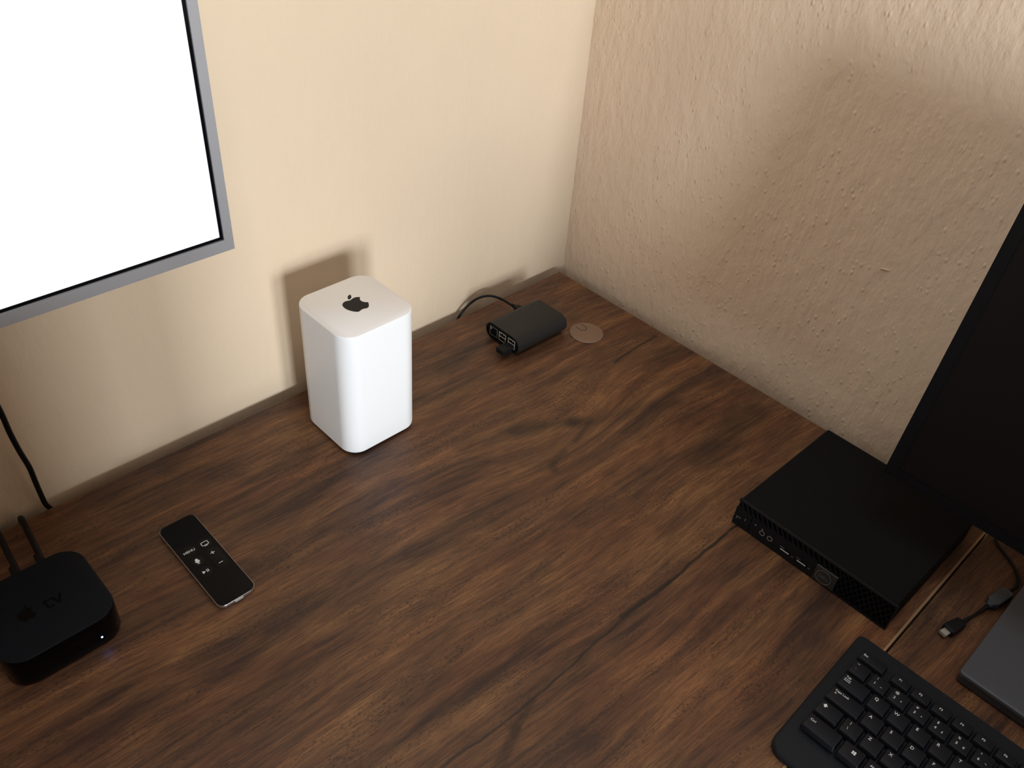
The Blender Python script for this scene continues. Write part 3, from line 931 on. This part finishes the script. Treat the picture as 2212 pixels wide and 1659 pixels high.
rows.append((110.8, 15.8, [(0, 1.77, ['Ctrl']), (1.77, 1.15, ['win']), (2.92, 1.2, ['Alt']), (4.12, 6, []), (10.12, 1.2, []), (11.32, 1.2, []), (12.52, 1.2, []), (13.72, 1.28, [])]))
ZK = 19.0
for vt, kh, keys in rows:
    for s, w, leg in keys:
        x0 = u0 + s * KP + 1.9
        x1 = x0 + w * KP - 3.8
        cx, cy = (x0 + x1) / 2, -(vt + kh / 2)
        m = MB()
        hx_, hy_ = (x1 - x0) / 2, kh / 2
        m.rloft(hx_ + 1.1, hy_ + 1.1, 2.0, [(0, 13.6), (0.25, 15.5), (0.9, 18.3), (1.2, 18.8), (1.7, ZK)], seg=3)
        k = m.build('key', M['key'], kb, smooth=50, loc=(cx, cy, 0))
        lx, ly = x0 - cx, hy_            # top-left of the cap, local to the key
        def put(t, du, dv, size, nm='legend'):
            return text(nm, t, size, M['print'], k, (lx + du, ly - dv, ZK + 0.03))
        if not leg:
            continue
        L0 = leg[0]
        if L0 == 'Esc' or (L0[0] == 'F' and len(L0) > 1):
            put(L0, 4.2 if L0 == 'Esc' else 6.6, 5.4, 3.3)
        elif L0 == '~n':
            put('~', 4.2, 2.9, 3.6); put('`', 4.2, 10.2, 3.8)
        elif L0 in ('Tab',):
            put('Tab', 5.0, 3.2, 3.2)
            ar = MB()
            for vv in (6.0, 7.9):
                ar.box(lx + 2.4, lx + 8.4, ly - vv - 0.25, ly - vv + 0.25, ZK, ZK + 0.06)
            ar.prism([(lx + 2.0, ly - 6.0), (lx + 3.3, ly - 6.7), (lx + 3.3, ly - 5.3)], ZK, ZK + 0.06)
            ar.prism([(lx + 8.8, ly - 7.9), (lx + 7.5, ly - 7.2), (lx + 7.5, ly - 8.6)], ZK, ZK + 0.06)
            ar.build('arrow_symbol', M['print'], k, smooth=0)
        elif L0 == 'Caps Lock':
            put('Caps Lock', 9.4, 3.4, 3.1)
            put('A', 4.4, 6.6, 2.8)
        elif L0 == 'shift':
            ar = MB().prism([(lx + 2.6, ly - 5.4), (lx + 4.9, ly - 2.9), (lx + 7.2, ly - 5.4)], ZK, ZK + 0.06)
            ar.box(lx + 4.0, lx + 5.8, ly - 7.0, ly - 5.4, ZK, ZK + 0.06)
            ar.build('arrow_symbol', M['print'], k, smooth=0)
        elif L0 == 'win':
            ar = MB()
            for (a, b_, c, d) in ((0, 1.45, 0, 1.45), (1.75, 3.4, 0, 1.6), (0, 1.45, -1.7, -0.25), (1.75, 3.4, -1.9, -0.25)):
                ar.box(lx + 8.6 + a, lx + 8.6 + b_, ly - 6.4 + c, ly - 6.4 + d, ZK, ZK + 0.06)
            ar.build('window_symbol', M['print'], k, smooth=0)
        elif L0 in ('Ctrl', 'Alt'):
            put(L0, 5.0, 6.0, 3.2)
        elif L0 == '|':
            put('|', 4.9, 3.4, 3.6); put('\\', 4.9, 10.0, 3.8)
        elif len(leg) == 3:
            put(leg[0], 4.3, 3.6, 3.5); put(leg[1], 4.3, 10.0, 4.0)
            if leg[2]:
                put(leg[2], 10.6, 10.2, 3.2)
        else:
            put(L0, 4.1, 4.2, 4.4)

# ------------------------------------------------------------------ grey laptop
lap = thing('laptop', 'closed grey metal laptop, one corner reaching into the picture', 'laptop', (-224.6 + 106, -738.0 - 152, -0.4))
MB().rloft(106, 152, 5, [(2.4, 1.2), (0.9, 2.2), (0.5, 4.5), (0.7, 9.4), (1.4, 9.8)], seg=6).build('base', M['laptop_base'], lap, smooth=50)
MB().rloft(106, 152, 5, [(0.5, 10.4), (0.0, 10.9), (0.0, 14.4), (0.3, 15.0), (0.7, 15.2)], seg=6).build('lid', M['grey_lid'], lap, smooth=50)
MB().rloft(100, 60, 3, [(0, 9.4), (0, 10.8)], seg=3).build('hinge', M['laptop_base'], lap)
for fx in (-90, 90):
    for fy in (-135, 135):
        MB().lathe([(5, 0), (5, 1.6)], fx, fy, 14).build('rubber_foot', M['black_deep'], lap)

# unseen lidded box added on the second desk to cut low window light
bxx = thing('shade_box', 'dark lidded box added on the second desk to cut low light', 'box', (-290, -1210, -0.4))
MB().rloft(170, 110, 8, [(0.6, 0), (0, 1), (0, 118), (2, 118)], seg=4).build('body', M['blocker_fabric'], bxx, smooth=40)
MB().rloft(174, 114, 10, [(0, 112), (0, 150), (3, 154)], seg=4).build('lid', M['blocker_fabric'], bxx, smooth=40)

# ------------------------------------------------------------------ adapter lead on the second desk
ad = thing('adapter_cable', 'short dark adapter lead with plug lying between black computer and grey laptop', 'cable', (0, 0, -0.4))
def oriented(m, a, b, secs, r=1.6):
    a = Vector(a); b = Vector(b)
    t = (b - a).normalized(); s = t.cross(Vector((0, 0, 1))).normalized(); u = s.cross(t)
    m.loops([[a + t * d + s * x + u * z for x, z in rrect(w, h, r, 4)] for d, w, h in secs])
    return m
oriented(MB(), (-157.5, -714.5, 5.4), (-185, -707.5, 5.4), [(0, 3.0, 2.6), (2.5, 5.6, 3.8), (17, 6.4, 4.2), (22.0, 6.2, 4.0), (22.8, 5.4, 3.4)]).build('plug', M['black_plastic'], ad, smooth=40)
tip = oriented(MB(), (-179.0, -709.2, 5.2), (-190, -706.4, 5.2), [(0, 3.8, 1.7), (8.0, 3.8, 1.7)], 0.8).build('metal_tip', M['chrome'], ad, smooth=30)
MB().tube([(-158.5, -714.3, 5.4), (-150, -716.3, 4.8), (-137, -719, 3.4), (-127, -721.3, 4.2), (-117, -723.6, 5.6)], lambda t: 2.5 - 1.1 * min(t, 1 - t) * 2, 10).build('lead', M['cable'], ad, smooth=60)
oriented(MB(), (-118.0, -723.4, 6.2), (-84, -730.6, 6.2), [(0, 2.6, 2.6), (5, 4.0, 3.4), (7.0, 6.4, 4.6), (31, 6.8, 4.8), (34.0, 5.8, 4.2)]).build('adapter_body', M['plug_blue'], ad, smooth=40)
MB().tube([(-85, -730.4, 6.2), (-76, -732.4, 6.0), (-64, -733.4, 4.8), (-50, -728.5, 3.0), (-40, -721.5, 2.0), (-30, -709, 2.0), (-22, -697, 2.0), (-15, -690, 1.9)], 1.5, 10).build('cord', M['cable'], ad, smooth=60)
